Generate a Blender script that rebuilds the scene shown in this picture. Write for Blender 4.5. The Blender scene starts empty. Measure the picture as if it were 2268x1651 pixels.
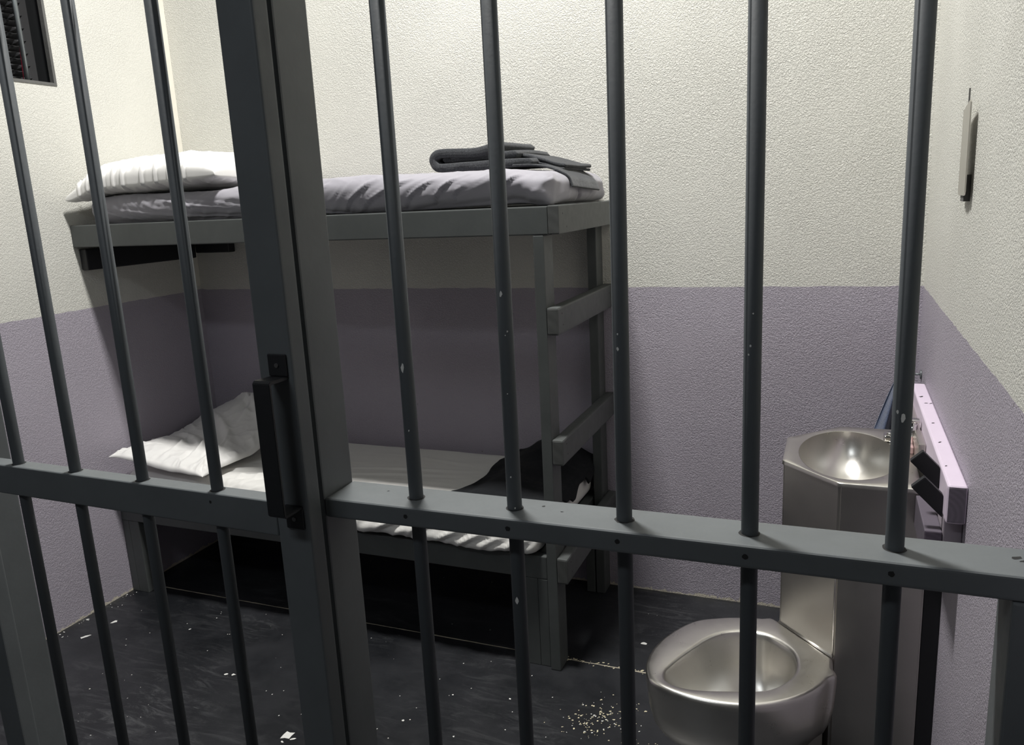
import bpy, bmesh, math, random
import numpy as np
from mathutils import Vector, Matrix
random.seed(7)
PI = math.pi
SC = bpy.context.scene
COL = SC.collection

# ------------------------------------------------------------------ materials
def new_mat(name):
    m = bpy.data.materials.new(name); m.use_nodes = True
    nt = m.node_tree
    for n in list(nt.nodes): nt.nodes.remove(n)
    out = nt.nodes.new('ShaderNodeOutputMaterial')
    b = nt.nodes.new('ShaderNodeBsdfPrincipled')
    nt.links.new(b.outputs[0], out.inputs[0])
    return m, nt, b

def N(nt, t, **kw):
    n = nt.nodes.new(t)
    for k, v in kw.items():
        if k.startswith('i_'):
            n.inputs[k[2:].replace('_', ' ')].default_value = v
        else: setattr(n, k, v)
    return n

def math_node(nt, op, a, b=None, c=None, clamp=False):
    n = nt.nodes.new('ShaderNodeMath'); n.operation = op; n.use_clamp = clamp
    for i, v in enumerate((a, b, c)):
        if v is None: continue
        if isinstance(v, (int, float)): n.inputs[i].default_value = v
        else: nt.links.new(v, n.inputs[i])
    return n.outputs[0]

def ramp(nt, fac, stops):
    r = nt.nodes.new('ShaderNodeValToRGB')
    el = r.color_ramp.elements
    while len(el) < len(stops): el.new(0.5)
    for e, (p, c) in zip(el, stops):
        e.position = p
        e.color = (c, c, c, 1) if isinstance(c, (int, float)) else (*c, 1)
    nt.links.new(fac, r.inputs[0])
    return r.outputs[0]

def mixc(nt, fac, a, b):
    n = nt.nodes.new('ShaderNodeMix'); n.data_type = 'RGBA'
    if isinstance(fac, (int, float)): n.inputs[0].default_value = fac
    else: nt.links.new(fac, n.inputs[0])
    for i, v in ((6, a), (7, b)):
        if isinstance(v, tuple): n.inputs[i].default_value = (*v, 1)
        else: nt.links.new(v, n.inputs[i])
    return n.outputs[2]

def noise(nt, vec, scale, detail=3.0, rough=0.5, dist=0.0):
    n = nt.nodes.new('ShaderNodeTexNoise')
    n.inputs['Scale'].default_value = scale; n.inputs['Detail'].default_value = detail
    n.inputs['Roughness'].default_value = rough; n.inputs['Distortion'].default_value = dist
    if vec is not None: nt.links.new(vec, n.inputs['Vector'])
    return n.outputs[0]

def mapping(nt, vec, scale=(1, 1, 1), rot=(0, 0, 0), loc=(0, 0, 0)):
    n = nt.nodes.new('ShaderNodeMapping')
    n.inputs['Scale'].default_value = scale; n.inputs['Rotation'].default_value = rot; n.inputs['Location'].default_value = loc
    nt.links.new(vec, n.inputs[0]); return n.outputs[0]

def bump(nt, b, h, strength=0.3, distance=0.002, prev=None):
    n = nt.nodes.new('ShaderNodeBump')
    n.inputs['Strength'].default_value = strength; n.inputs['Distance'].default_value = distance
    nt.links.new(h, n.inputs['Height'])
    if prev: nt.links.new(prev, n.inputs['Normal'])
    nt.links.new(n.outputs[0], b.inputs['Normal'])
    return n.outputs[0]

STRIPE = 1.3226
def wall_mat(name, tscale, tdist):
    m, nt, b = new_mat(name)
    g = nt.nodes.new('ShaderNodeNewGeometry').outputs['Position']
    s = nt.nodes.new('ShaderNodeSeparateXYZ'); nt.links.new(g, s.inputs[0])
    wob = noise(nt, g, 14, 3)
    z = math_node(nt, 'ADD', s.outputs[2], math_node(nt, 'MULTIPLY', math_node(nt, 'SUBTRACT', wob, 0.5), 0.012))
    up = math_node(nt, 'GREATER_THAN', z, STRIPE)
    big = noise(nt, g, 1.7, 4, 0.6)
    cream = mixc(nt, big, (0.645, 0.638, 0.585), (0.715, 0.708, 0.66))
    lav = mixc(nt, big, (0.385, 0.352, 0.408), (0.455, 0.420, 0.480))
    c = mixc(nt, up, lav, cream)
    # bare worn strip just above the floor
    w = noise(nt, g, 22, 4, 0.7)
    low = math_node(nt, 'LESS_THAN', math_node(nt, 'SUBTRACT', s.outputs[2], math_node(nt, 'MULTIPLY', w, 0.075)), -0.026)
    c = mixc(nt, low, c, (0.66, 0.61, 0.51))
    # a few dark nicks
    v = nt.nodes.new('ShaderNodeTexVoronoi'); v.inputs['Scale'].default_value = 5.0
    nt.links.new(g, v.inputs['Vector'])
    nick = math_node(nt, 'MULTIPLY', math_node(nt, 'LESS_THAN', v.outputs['Distance'], 0.018),
                     math_node(nt, 'GREATER_THAN', noise(nt, g, 3.1, 1), 0.52))
    c = mixc(nt, math_node(nt, 'MULTIPLY', nick, 0.6), c, (0.2, 0.17, 0.16))
    nt.links.new(c, b.inputs['Base Color'])
    b.inputs['Roughness'].default_value = 0.5
    b.inputs['Specular IOR Level'].default_value = 0.35
    vv = mapping(nt, g, (1, 1, 1))
    n1 = noise(nt, vv, tscale, 2.5, 0.5, 0.9)
    h = ramp(nt, n1, [(0.40, 0.0), (0.60, 1.0)])
    n2 = noise(nt, vv, tscale * 2.6, 2, 0.5)
    hh = math_node(nt, 'ADD', h, math_node(nt, 'MULTIPLY', n2, 0.5))
    amt = ramp(nt, noise(nt, g, 2.2, 2), [(0.3, 0.45), (0.65, 1.0)])
    hh = math_node(nt, 'MULTIPLY', hh, amt)
    bump(nt, b, hh, 0.75, tdist)
    return m

def paint_mat(name, col, rough=0.42, streak=0.25, bumpd=0.0006, spec=0.5):
    m, nt, b = new_mat(name)
    g = nt.nodes.new('ShaderNodeTexCoord').outputs['Object']
    f = noise(nt, g, 6, 5, 0.65)
    dk = tuple(c * (1 - streak) for c in col); lt = tuple(min(1, c * (1 + streak)) for c in col)
    nt.links.new(mixc(nt, f, dk, lt), b.inputs['Base Color'])
    r = math_node(nt, 'ADD', math_node(nt, 'MULTIPLY', noise(nt, g, 30, 4), 0.2), rough - 0.1)
    nt.links.new(r, b.inputs['Roughness'])
    b.inputs['Specular IOR Level'].default_value = spec
    bump(nt, b, noise(nt, g, 90, 4, 0.6), 0.35, bumpd)
    return m

def endgrain_mat(name, col, loc=(0.11, 0, 0.37), scale=9):
    m, nt, b = new_mat(name)
    g = nt.nodes.new('ShaderNodeTexCoord').outputs['Object']
    v = mapping(nt, g, (1, 0.0, 1), (0, 0, 0), loc)
    w = nt.nodes.new('ShaderNodeTexWave'); w.wave_type = 'RINGS'; w.rings_direction = 'Y'
    w.inputs['Scale'].default_value = scale; w.inputs['Distortion'].default_value = 1.2; w.inputs['Detail'].default_value = 2
    w.inputs['Detail Scale'].default_value = 0.6
    nt.links.new(v, w.inputs['Vector'])
    nt.links.new(mixc(nt, w.outputs['Fac'], tuple(c * 0.88 for c in col), tuple(c * 1.06 for c in col)), b.inputs['Base Color'])
    b.inputs['Roughness'].default_value = 0.6
    bump(nt, b, w.outputs['Fac'], 0.3, 0.0006)
    return m

def fabric_mat(name, col, rough=0.85, weave=900, wb=0.25, sheen=0.2, mottle=0.08, fleck=0.0):
    m, nt, b = new_mat(name)
    g = nt.nodes.new('ShaderNodeTexCoord').outputs['Object']
    f = noise(nt, g, 9, 5, 0.6)
    c = mixc(nt, f, tuple(x * (1 - mottle) for x in col), tuple(min(1, x * (1 + mottle)) for x in col))
    if fleck:
        ff = ramp(nt, noise(nt, g, 260, 3, 0.7), [(0.42, 0.0), (0.7, 1.0)])
        c = mixc(nt, math_node(nt, 'MULTIPLY', ff, fleck), c, tuple(min(1, x * 3.2 + 0.05) for x in col))
    nt.links.new(c, b.inputs['Base Color'])
    b.inputs['Roughness'].default_value = rough
    b.inputs['Sheen Weight'].default_value = sheen
    b.inputs['Specular IOR Level'].default_value = 0.25
    h = math_node(nt, 'ADD', noise(nt, g, weave, 2), math_node(nt, 'MULTIPLY', noise(nt, g, 45, 4, 0.6), 1.5))
    bump(nt, b, h, wb, 0.0012)
    return m

def steel_mat(name, col=(0.60, 0.575, 0.54), rough=0.30, stretch=(1, 1, 60), smear=0.35, bd=0.0003):
    m, nt, b = new_mat(name)
    g = nt.nodes.new('ShaderNodeTexCoord').outputs['Object']
    v = mapping(nt, g, stretch)
    br = noise(nt, v, 9, 4, 0.7)
    sm = noise(nt, g, 7, 5, 0.65, 0.5)
    nt.links.new(mixc(nt, sm, tuple(c * (1 - smear * 0.5) for c in col), tuple(min(1, c * (1 + smear * 0.25)) for c in col)), b.inputs['Base Color'])
    b.inputs['Metallic'].default_value = 1.0
    r = math_node(nt, 'ADD', math_node(nt, 'MULTIPLY', sm, 0.16), math_node(nt, 'ADD', math_node(nt, 'MULTIPLY', br, 0.12), rough - 0.15))
    nt.links.new(r, b.inputs['Roughness'])
    bump(nt, b, br, 0.04, bd)
    return m

def floor_mat():
    m, nt, b = new_mat('black_painted_floor')
    g = nt.nodes.new('ShaderNodeNewGeometry').outputs['Position']
    s = nt.nodes.new('ShaderNodeSeparateXYZ'); nt.links.new(g, s.inputs[0])
    big = noise(nt, g, 2.3, 5, 0.6)
    c = mixc(nt, ramp(nt, big, [(0.35, 0.0), (0.68, 1.0)]), (0.006, 0.007, 0.009), (0.026, 0.027, 0.031))
    scuffv = mapping(nt, g, (2.0, 9.0, 1), (0, 0, 0.62))
    sc1 = ramp(nt, noise(nt, scuffv, 2.2, 9, 0.80, 1.2), [(0.50, 0.0), (0.80, 1.0)])
    scv2 = mapping(nt, g, (5.0, 26.0, 1), (0, 0, 0.95))
    sc2 = ramp(nt, noise(nt, scv2, 1.7, 6, 0.7, 0.2), [(0.66, 0.0), (0.74, 1.0)])
    sc = math_node(nt, 'MAXIMUM', sc1, sc2)
    msk = ramp(nt, noise(nt, g, 1.9, 2), [(0.42, 0.0), (0.66, 1.0)])
    c = mixc(nt, math_node(nt, 'MULTIPLY', math_node(nt, 'MULTIPLY', sc, msk), 0.75), c, (0.15, 0.155, 0.16))
    fine = ramp(nt, noise(nt, g, 130, 5, 0.8), [(0.60, 0.0), (0.78, 1.0)])
    # dusty zone by the back wall and beside the bunk
    dz = ramp(nt, math_node(nt, 'ADD', s.outputs[1], math_node(nt, 'MULTIPLY', big, 0.3)), [(0.0, 0.12), (0.9, 0.12), (1.0, 0.12)])
    mr = nt.nodes.new('ShaderNodeMapRange'); mr.inputs['From Min'].default_value = 2.5; mr.inputs['From Max'].default_value = 3.1
    mr.inputs['To Min'].default_value = 0.18; mr.inputs['To Max'].default_value = 0.75
    nt.links.new(s.outputs[1], mr.inputs['Value'])
    c = mixc(nt, math_node(nt, 'MULTIPLY', fine, mr.outputs[0]), c, (0.28, 0.29, 0.29))
    # paint specks
    v = nt.nodes.new('ShaderNodeTexVoronoi'); v.inputs['Scale'].default_value = 26.0
    nt.links.new(g, v.inputs['Vector'])
    sz = math_node(nt, 'MULTIPLY', noise(nt, g, 11, 1), 0.12)
    sp = math_node(nt, 'MULTIPLY', math_node(nt, 'LESS_THAN', v.outputs['Distance'], sz),
                   math_node(nt, 'GREATER_THAN', noise(nt, g, 4.7, 1), 0.60))
    c = mixc(nt, sp, c, (0.62, 0.60, 0.55))
    # seam between two floor sheets
    d = math_node(nt, 'ABSOLUTE', math_node(nt, 'SUBTRACT', s.outputs[1], math_node(nt, 'ADD', 2.531, math_node(nt, 'MULTIPLY', noise(nt, g, 12, 4), 0.006))))
    seam = math_node(nt, 'LESS_THAN', d, math_node(nt, 'MULTIPLY', ramp(nt, noise(nt, g, 7, 4, 0.7), [(0.3, 0.3), (0.7, 1.0)]), 0.0042))
    c = mixc(nt, math_node(nt, 'MULTIPLY', seam, 0.9), c, (0.42, 0.38, 0.30))
    nt.links.new(c, b.inputs['Base Color'])
    r = math_node(nt, 'ADD', math_node(nt, 'MULTIPLY', noise(nt, g, 5, 5, 0.7), 0.35), 0.26)
    nt.links.new(r, b.inputs['Roughness'])
    b.inputs['Specular IOR Level'].default_value = 0.5
    bump(nt, b, noise(nt, g, 60, 5, 0.7), 0.25, 0.0012)
    return m

def plain(name, col, rough=0.5, metal=0.0, emit=None, estr=0.0, trans=0.0):
    m, nt, b = new_mat(name)
    g = nt.nodes.new('ShaderNodeTexCoord').outputs['Object']
    f = noise(nt, g, 18, 3)
    nt.links.new(mixc(nt, f, tuple(c * 0.9 for c in col), tuple(min(1, c * 1.08) for c in col)), b.inputs['Base Color'])
    b.inputs['Roughness'].default_value = rough; b.inputs['Metallic'].default_value = metal
    if trans: b.inputs['Transmission Weight'].default_value = trans
    if emit:
        b.inputs['Emission Color'].default_value = (*emit, 1); b.inputs['Emission Strength'].default_value = estr
    return m

GREY = (0.150, 0.158, 0.155)
M_wall_b = wall_mat('textured_wall_paint_back', 165, 0.0026)
M_wall_l = wall_mat('textured_wall_paint_left', 150, 0.0014)
M_wall_r = wall_mat('textured_wall_paint_right', 185, 0.0030)
M_floor = floor_mat()
M_gate = paint_mat('gate_grey_paint', (0.116, 0.127, 0.132), 0.50)
M_bar = paint_mat('bar_grey_paint', (0.075, 0.083, 0.090), 0.62, 0.15, spec=0.3)
M_bunk = paint_mat('bunk_grey_paint', (0.082, 0.089, 0.088), 0.50, spec=0.4)
M_grain = endgrain_mat('grey_end_grain', (0.075, 0.078, 0.076))
M_lgrain = endgrain_mat('lavender_end_grain', (0.19, 0.165, 0.20), (0.035, 0, -0.02), 26)
M_black = paint_mat('black_paint', (0.012, 0.013, 0.015), 0.5)
M_handle = paint_mat('black_iron', (0.014, 0.015, 0.017), 0.45, 0.2, 0.0008)
M_lav = paint_mat('pale_lavender_board_paint', (0.66, 0.57, 0.68), 0.5, 0.06)
M_chip = plain('bare_white_chip', (0.75, 0.75, 0.72), 0.6)
M_hole = plain('dark_hole', (0.012, 0.012, 0.012), 0.8)
M_sheet_up = fabric_mat('grey_lavender_sheet', (0.32, 0.31, 0.345), 0.66, 1200, 0.18, 0.25, 0.04)
M_sheet_lo = fabric_mat('white_cotton_sheet', (0.79, 0.78, 0.75), 0.8, 1200, 0.2, 0.1, 0.04)
M_pillow = fabric_mat('white_pillowcase', (0.82, 0.81, 0.79), 0.75, 1200, 0.15, 0.15, 0.03)
M_wool = fabric_mat('dark_grey_wool', (0.034, 0.036, 0.040), 0.95, 420, 1.0, 0.15, 0.3, 0.35)
M_blackcl = fabric_mat('black_wool', (0.007, 0.008, 0.010), 0.95, 500, 0.8, 0.03, 0.2, 0.05)
M_towel = fabric_mat('blue_terry', (0.062, 0.080, 0.135), 0.95, 420, 1.0, 0.5, 0.3, 0.35)
M_steel = steel_mat('brushed_steel_cabinet', (0.62, 0.595, 0.56), 0.34, (60, 60, 1.5), 0.2)
M_steel2 = steel_mat('satin_steel_bowl', (0.72, 0.70, 0.66), 0.32, (6, 6, 6), 0.25, 0.0001)
M_steelp = steel_mat('brushed_steel_plate', (0.62, 0.60, 0.56), 0.34, (4, 4, 160), 0.3)
M_clear = plain('clear_plastic', (0.92, 0.92, 0.92), 0.06, 0.0, trans=0.92)
M_chrome = plain('chrome', (0.75, 0.74, 0.72), 0.1, 1.0)
M_pink = plain('pink_tinted_plastic', (0.75, 0.52, 0.52), 0.25, trans=0.4)
M_foam = fabric_mat('charcoal_foam', (0.045, 0.046, 0.05), 0.95, 300, 0.6, 0.1, 0.3)
M_winbar = plain('grey_metal_rod', (0.22, 0.24, 0.25), 0.35, 0.6)
M_wire = plain('red_wire', (0.6, 0.03, 0.08), 0.4)
M_trimgrey = paint_mat('rough_grey_edge', (0.12, 0.12, 0.115), 0.8, 0.4, 0.003)
M_hall = plain('hall_dark_paint', (0.16, 0.16, 0.165), 0.7)
M_hallceil = plain('hall_ceiling_black', (0.05, 0.05, 0.055), 0.8)

# ------------------------------------------------------------------ mesh helpers
def obj(name, bm, mats, parent=None, smooth=False):
    me = bpy.data.meshes.new(name)
    bm.normal_update()
    bm.to_mesh(me); bm.free()
    for m in (mats if isinstance(mats, (list, tuple)) else [mats]): me.materials.append(m)
    if smooth:
        me.polygons.foreach_set('use_smooth', [True] * len(me.polygons))
    o = bpy.data.objects.new(name, me); COL.objects.link(o)
    if parent: o.parent = parent
    return o

def thing(name, label, cat, loc=(0, 0, 0), rotz=0.0, group=None):
    o = bpy.data.objects.new(name, None); COL.objects.link(o)
    o.empty_display_size = 0.1
    o.location = loc; o.rotation_euler = (0, 0, rotz)
    return tag(o, label, cat, group)

def tag(o, label, cat, group=None):
    o['label'] = label; o['category'] = cat
    if group: o['group'] = group
    return o

def struct(o, label=None):
    o['kind'] = 'structure'
    if label: o['label'] = label
    return o

def part(name, bm, mats, par, smooth=False, label=None):
    """shape given in world coordinates, stored relative to its parent's origin"""
    o = obj(name, bm, mats, par, smooth)
    mw = par_world(par)
    o.data.transform(mw.inverted())
    if label: o['label'] = label
    return o

def par_world(o):
    m = Matrix.Identity(4)
    while o is not None:
        m = Matrix.LocRotScale(o.location, o.rotation_euler, o.scale) @ m
        o = o.parent
    return m

def box(bm, x0, x1, y0, y1, z0, z1, bev=0.0, seg=2, mi=0, taper=None):
    r = bmesh.ops.create_cube(bm, size=1.0)
    vs = r['verts']
    for v in vs:
        v.co = Vector((x0 if v.co.x < 0 else x1, y0 if v.co.y < 0 else y1, z0 if v.co.z < 0 else z1))
    fs = set(f for v in vs for f in v.link_faces)
    for f in fs: f.material_index = mi
    if taper: taper(vs)
    if bev:
        es = list(set(e for v in vs for e in v.link_edges))
        bmesh.ops.bevel(bm, geom=es, offset=bev, segments=seg, affect='EDGES', profile=0.6)
    return bm

def B(*a, **k):
    bm = bmesh.new(); box(bm, *a, **k); return bm

def grain_ends(bm, axis, lo=True, hi=True, mi=1):
    """give end faces their own material slot"""
    bm.normal_update()
    for f in bm.faces:
        n = f.normal[axis]
        if (n < -0.95 and lo) or (n > 0.95 and hi): f.material_index = mi

def cyl(bm, p0, p1, r, seg=20, mi=0, caps=True, r2=None):
    p0, p1 = Vector(p0), Vector(p1)
    d = (p1 - p0); L = d.length; d.normalize()
    a = d.orthogonal().normalized(); b_ = d.cross(a)
    r2 = r if r2 is None else r2
    A = [bm.verts.new(p0 + (a * math.cos(t) + b_ * math.sin(t)) * r) for t in [2 * PI * i / seg for i in range(seg)]]
    Bv = [bm.verts.new(p1 + (a * math.cos(t) + b_ * math.sin(t)) * r2) for t in [2 * PI * i / seg for i in range(seg)]]
    for i in range(seg):
        f = bm.faces.new((A[i], A[(i + 1) % seg], Bv[(i + 1) % seg], Bv[i])); f.smooth = True; f.material_index = mi
    if caps:
        bm.faces.new(A[::-1]).material_index = mi; bm.faces.new(Bv).material_index = mi
    return bm

def disc(bm, c, n, r, seg=12, mi=0, jag=0.0, sx=1.0):
    c = Vector(c); n = Vector(n).normalized()
    a = n.orthogonal().normalized()
    if abs(n.z) < 0.9: a = Vector((0, 0, 1)).cross(n).normalized()
    b_ = n.cross(a)
    vs = []
    for i in range(seg):
        t = 2 * PI * i / seg; rr = r * (1 + random.uniform(-jag, jag))
        vs.append(bm.verts.new(c + a * math.cos(t) * rr * sx + b_ * math.sin(t) * rr))
    f = bm.faces.new(vs); f.normal_update()
    if f.normal.dot(n) < 0: f.normal_flip()
    f.material_index = mi

def prism(bm, poly, axis, a, b, mi=0, bev=0.0):
    """poly of 2-D points in the plane perpendicular to axis, extruded from a to b"""
    def co(p, t):
        return {'y': (p[0], t, p[1]), 'z': (p[0], p[1], t), 'x': (t, p[0], p[1])}[axis]
    A = [bm.verts.new(co(p, a)) for p in poly]; C_ = [bm.verts.new(co(p, b)) for p in poly]
    n = len(poly)
    fs = [bm.faces.new((A[i], A[(i + 1) % n], C_[(i + 1) % n], C_[i])) for i in range(n)]
    fs += [bm.faces.new(A[::-1]), bm.faces.new(C_)]
    for f in fs: f.material_index = mi
    bmesh.ops.recalc_face_normals(bm, faces=fs)
    if bev:
        es = list(set(e for f in fs for e in f.edges))
        bmesh.ops.bevel(bm, geom=es, offset=bev, segments=2, affect='EDGES')
    return bm

# ------------------------------------------------------------------ numpy noise for cloth
_rng = np.random.RandomState(11)
_P = _rng.permutation(256); _P = np.concatenate([_P, _P, _P])
_G = _rng.normal(size=(256, 3)); _G /= np.linalg.norm(_G, axis=1)[:, None]
def perlin(p):
    p = np.asarray(p, float)
    i = np.floor(p).astype(int); f = p - i; u = f * f * f * (f * (f * 6 - 15) + 10); i &= 255
    def gr(dx, dy, dz):
        h = _P[_P[_P[i[..., 0] + dx] + i[..., 1] + dy] % 256 + i[..., 2] + dz]
        g = _G[h]
        return (g * (f - np.array([dx, dy, dz]))).sum(-1)
    def L(a, b, t): return a + (b - a) * t
    x0 = L(L(gr(0, 0, 0), gr(1, 0, 0), u[..., 0]), L(gr(0, 1, 0), gr(1, 1, 0), u[..., 0]), u[..., 1])
    x1 = L(L(gr(0, 0, 1), gr(1, 0, 1), u[..., 0]), L(gr(0, 1, 1), gr(1, 1, 1), u[..., 0]), u[..., 1])
    return L(x0, x1, u[..., 2]) * 1.6
def fbm(p, o=4, g=0.5):
    s = 0; a = 1.0; q = np.array(p, float)
    for k in range(o):
        s = s + a * perlin(q); a *= g; q = q * 2.03 + 17.3
    return s
def ridge(p, o=3):
    s = 0; a = 1.0; q = np.array(p, float)
    for k in range(o):
        s = s + a * (1 - np.abs(perlin(q)) * 2.2).clip(0, 1) ** 2; a *= 0.5; q = q * 2.1 + 9.7
    return s
def sstep(a, b, x):
    t = np.clip((x - a) / (b - a), 0, 1); return t * t * (3 - 2 * t)
def foldline(a, b, pa, pb, w, amp, bend=0.0):
    """raised fold from pa to pb in the (a,b) plane"""
    ax, bx = pa; dx, dy = pb[0] - pa[0], pb[1] - pa[1]
    L2 = dx * dx + dy * dy; L = math.sqrt(L2)
    t = ((a - ax) * dx + (b - bx) * dy) / L2
    d = ((a - ax) * dy - (b - bx) * dx) / L + bend * np.sin(np.clip(t, 0, 1) * PI)
    tt = np.clip(t, 0, 1); env = np.sin(tt * PI) ** 0.6 * ((t > 0) & (t < 1))
    ww = w * (0.5 + 0.8 * tt)
    return amp * env * (np.exp(-(d / ww) ** 2) - 0.55 * np.exp(-((d - 1.7 * ww) / (ww * 1.2)) ** 2))

def grid_faces(bm, V, nu, nv, closed=False, mi=0):
    for i in range(nu - 1):
        for j in range(nv - 1 if not closed else nv):
            a = V[i * nv + j]; b_ = V[i * nv + (j + 1) % nv]; c = V[(i + 1) * nv + (j + 1) % nv]; d = V[(i + 1) * nv + j]
            try:
                f = bm.faces.new((a, b_, c, d)); f.smooth = True; f.material_index = mi
            except ValueError: pass

def mesh_from_grid(name, P, mats, parent=None, closed_v=False, flip=False):
    nu, nv = P.shape[:2]
    verts = P.reshape(-1, 3)
    jj = np.arange(nv if closed_v else nv - 1)
    ii = np.arange(nu - 1)
    I, J = np.meshgrid(ii, jj, indexing='ij')
    J2 = (J + 1) % nv
    F = np.stack([I * nv + J, I * nv + J2, (I + 1) * nv + J2, (I + 1) * nv + J], -1).reshape(-1, 4)
    if flip: F = F[:, ::-1]
    me = bpy.data.meshes.new(name)
    me.from_pydata(verts.tolist(), [], F.tolist()); me.update()
    for m in (mats if isinstance(mats, (list, tuple)) else [mats]): me.materials.append(m)
    me.polygons.foreach_set('use_smooth', [True] * len(me.polygons))
    o = bpy.data.objects.new(name, me); COL.objects.link(o)
    if parent: o.parent = parent
    return o

def join_meshes(name, objs, weld=0.0005):
    bm = bmesh.new()
    mats = []
    for o in objs:
        bm.from_mesh(o.data)
        for m in o.data.materials:
            if m not in mats: mats.append(m)
        me = o.data; bpy.data.objects.remove(o); bpy.data.meshes.remove(me)
    if weld: bmesh.ops.remove_doubles(bm, verts=bm.verts, dist=weld)
    bmesh.ops.recalc_face_normals(bm, faces=bm.faces)
    return obj(name, bm, mats, None, True)

def recenter(o, c):
    """move a world-space mesh so that its origin is at c"""
    c = Vector(c); o.data.transform(Matrix.Translation(-c)); o.location = c; return o

def rounded_box(x0, x1, y0, y1, z0, z1, r, disp, step=0.012, name='m', mat=None):
    """dense rounded box whose skin is pushed along its normals by disp(p, n)"""
    cx = np.array([(x0 + x1) / 2, (y0 + y1) / 2, (z0 + z1) / 2]); h = np.array([(x1 - x0) / 2, (y1 - y0) / 2, (z1 - z0) / 2])
    objs = []
    for ax in range(3):
        u, v = [(1, 2), (2, 0), (0, 1)][ax]
        nu = max(6, int(2 * h[u] / step)); nv = max(6, int(2 * h[v] / step))
        U, Vv = np.meshgrid(np.linspace(-h[u], h[u], nu), np.linspace(-h[v], h[v], nv), indexing='ij')
        for s in (-1, 1):
            P = np.zeros(U.shape + (3,)); P[..., u] = U; P[..., v] = Vv; P[..., ax] = s * h[ax]
            inner = np.clip(P, -(h - r), h - r)
            d = P - inner; n = d / np.maximum(np.linalg.norm(d, axis=-1, keepdims=True), 1e-9)
            Q = inner + n * r + cx
            Q = disp(Q, n)
            objs.append(mesh_from_grid('tmp', Q, mat, None, False, s < 0))
    return join_meshes(name, objs, 0.0004)

# ------------------------------------------------------------------ camera
F = 1759.85
yaw, pitch, roll = 0.39338042, 0.21652824, -0.05052826
f_ = Vector((-math.sin(yaw) * math.cos(pitch), math.cos(yaw) * math.cos(pitch), -math.sin(pitch)))
r_ = Vector((math.cos(yaw), math.sin(yaw), 0)); u_ = r_.cross(f_)
r2 = r_ * math.cos(roll) + u_ * math.sin(roll); u2 = -r_ * math.sin(roll) + u_ * math.cos(roll)
cam = bpy.data.cameras.new('camera'); co = bpy.data.objects.new('camera', cam); COL.objects.link(co)
Mx = Matrix((r2, u2, -f_)).transposed().to_4x4(); Mx.translation = Vector((0, 0, 1.7))
co.matrix_world = Mx
cam.sensor_fit = 'HORIZONTAL'; cam.sensor_width = 36; cam.lens = F * 36 / 2268; cam.clip_start = 0.02
SC.camera = co

# ------------------------------------------------------------------ setting
XL, XR, YB = -2.992, 0.2856, 3.1461
WT = 3.0
o = struct(obj('floor', B(-5, 2.0, -2.5, 5.0, -0.1, 0.0), M_floor))
o = struct(obj('wall_back', B(XL - 0.1, XR + 0.1, YB, YB + 0.1, 0, WT), M_wall_b))
o = struct(obj('wall_right', B(XR, XR + 0.1, 0.95, YB, 0, WT), M_wall_r))
# left wall with the barred opening high up
wy0, wy1, wz0, wz1 = 1.75, 2.50, 2.237, 2.82
bm = bmesh.new()
box(bm, XL - 0.09, XL, 0.95, YB, 0, wz0)
box(bm, XL - 0.09, XL, 0.95, YB, wz1, WT)
box(bm, XL - 0.09, XL, 0.95, wy0, wz0, wz1)
box(bm, XL - 0.09, XL, wy1, YB, wz0, wz1)
bmesh.ops.remove_doubles(bm, verts=bm.verts, dist=1e-5)
struct(obj('wall_left', bm, M_wall_l))
# taped corner bead between left and back wall
bm = bmesh.new(); box(bm, XL - 0.0, XL + 0.0035, YB - 0.085, YB, STRIPE + 0.02, WT, 0.0015)
struct(obj('trim_1', bm, plain('smooth_cream_joint', (0.76, 0.735, 0.655), 0.5)))

# window opening
win = bpy.data.objects.new('window_1', None); COL.objects.link(win); win.location = (XL, (wy0 + wy1) / 2, wz0)
struct(win, 'barred opening high in the left cell wall')
bm = bmesh.new(); t = 0.012
def rough_strip(bm, x0, x1, y0, y1, z0, z1, seed):
    box(bm, x0, x1, y0, y1, z0, z1, 0.001)
rough_strip(bm, XL - 0.02, XL + 0.003, wy0, wy1, wz0, wz0 + t, 1)
rough_strip(bm, XL - 0.02, XL + 0.003, wy0, wy1, wz1 - t, wz1, 2)
rough_strip(bm, XL - 0.02, XL + 0.003, wy0, wy0 + t, wz0 + t, wz1 - t, 3)
rough_strip(bm, XL - 0.02, XL + 0.003, wy1 - t, wy1, wz0 + t, wz1 - t, 4)
part('window_frame', bm, M_trimgrey, win)
bm = bmesh.new()
box(bm, XL - 0.092, XL - 0.0205, wy1 - 0.006, wy1, wz0 + 0.006, wz1 - 0.006)
box(bm, XL - 0.092, XL - 0.0205, wy0, wy0 + 0.006, wz0 + 0.006, wz1 - 0.006)
box(bm, XL - 0.092, XL - 0.0205, wy0, wy1, wz0, wz0 + 0.006)
box(bm, XL - 0.092, XL - 0.0205, wy0, wy1, wz1 - 0.006, wz1)
part('window_lining', bm, plain('dark_lining', (0.022, 0.024, 0.026), 0.7), win)
for k in range(5):
    y = 2.396 - 0.14 * k
    part('window_bar', cyl(bmesh.new(), (XL - 0.03, y, wz0 + 0.004), (XL - 0.03, y, wz1 - 0.004), 0.0095, 16), M_winbar, win, True)
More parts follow.
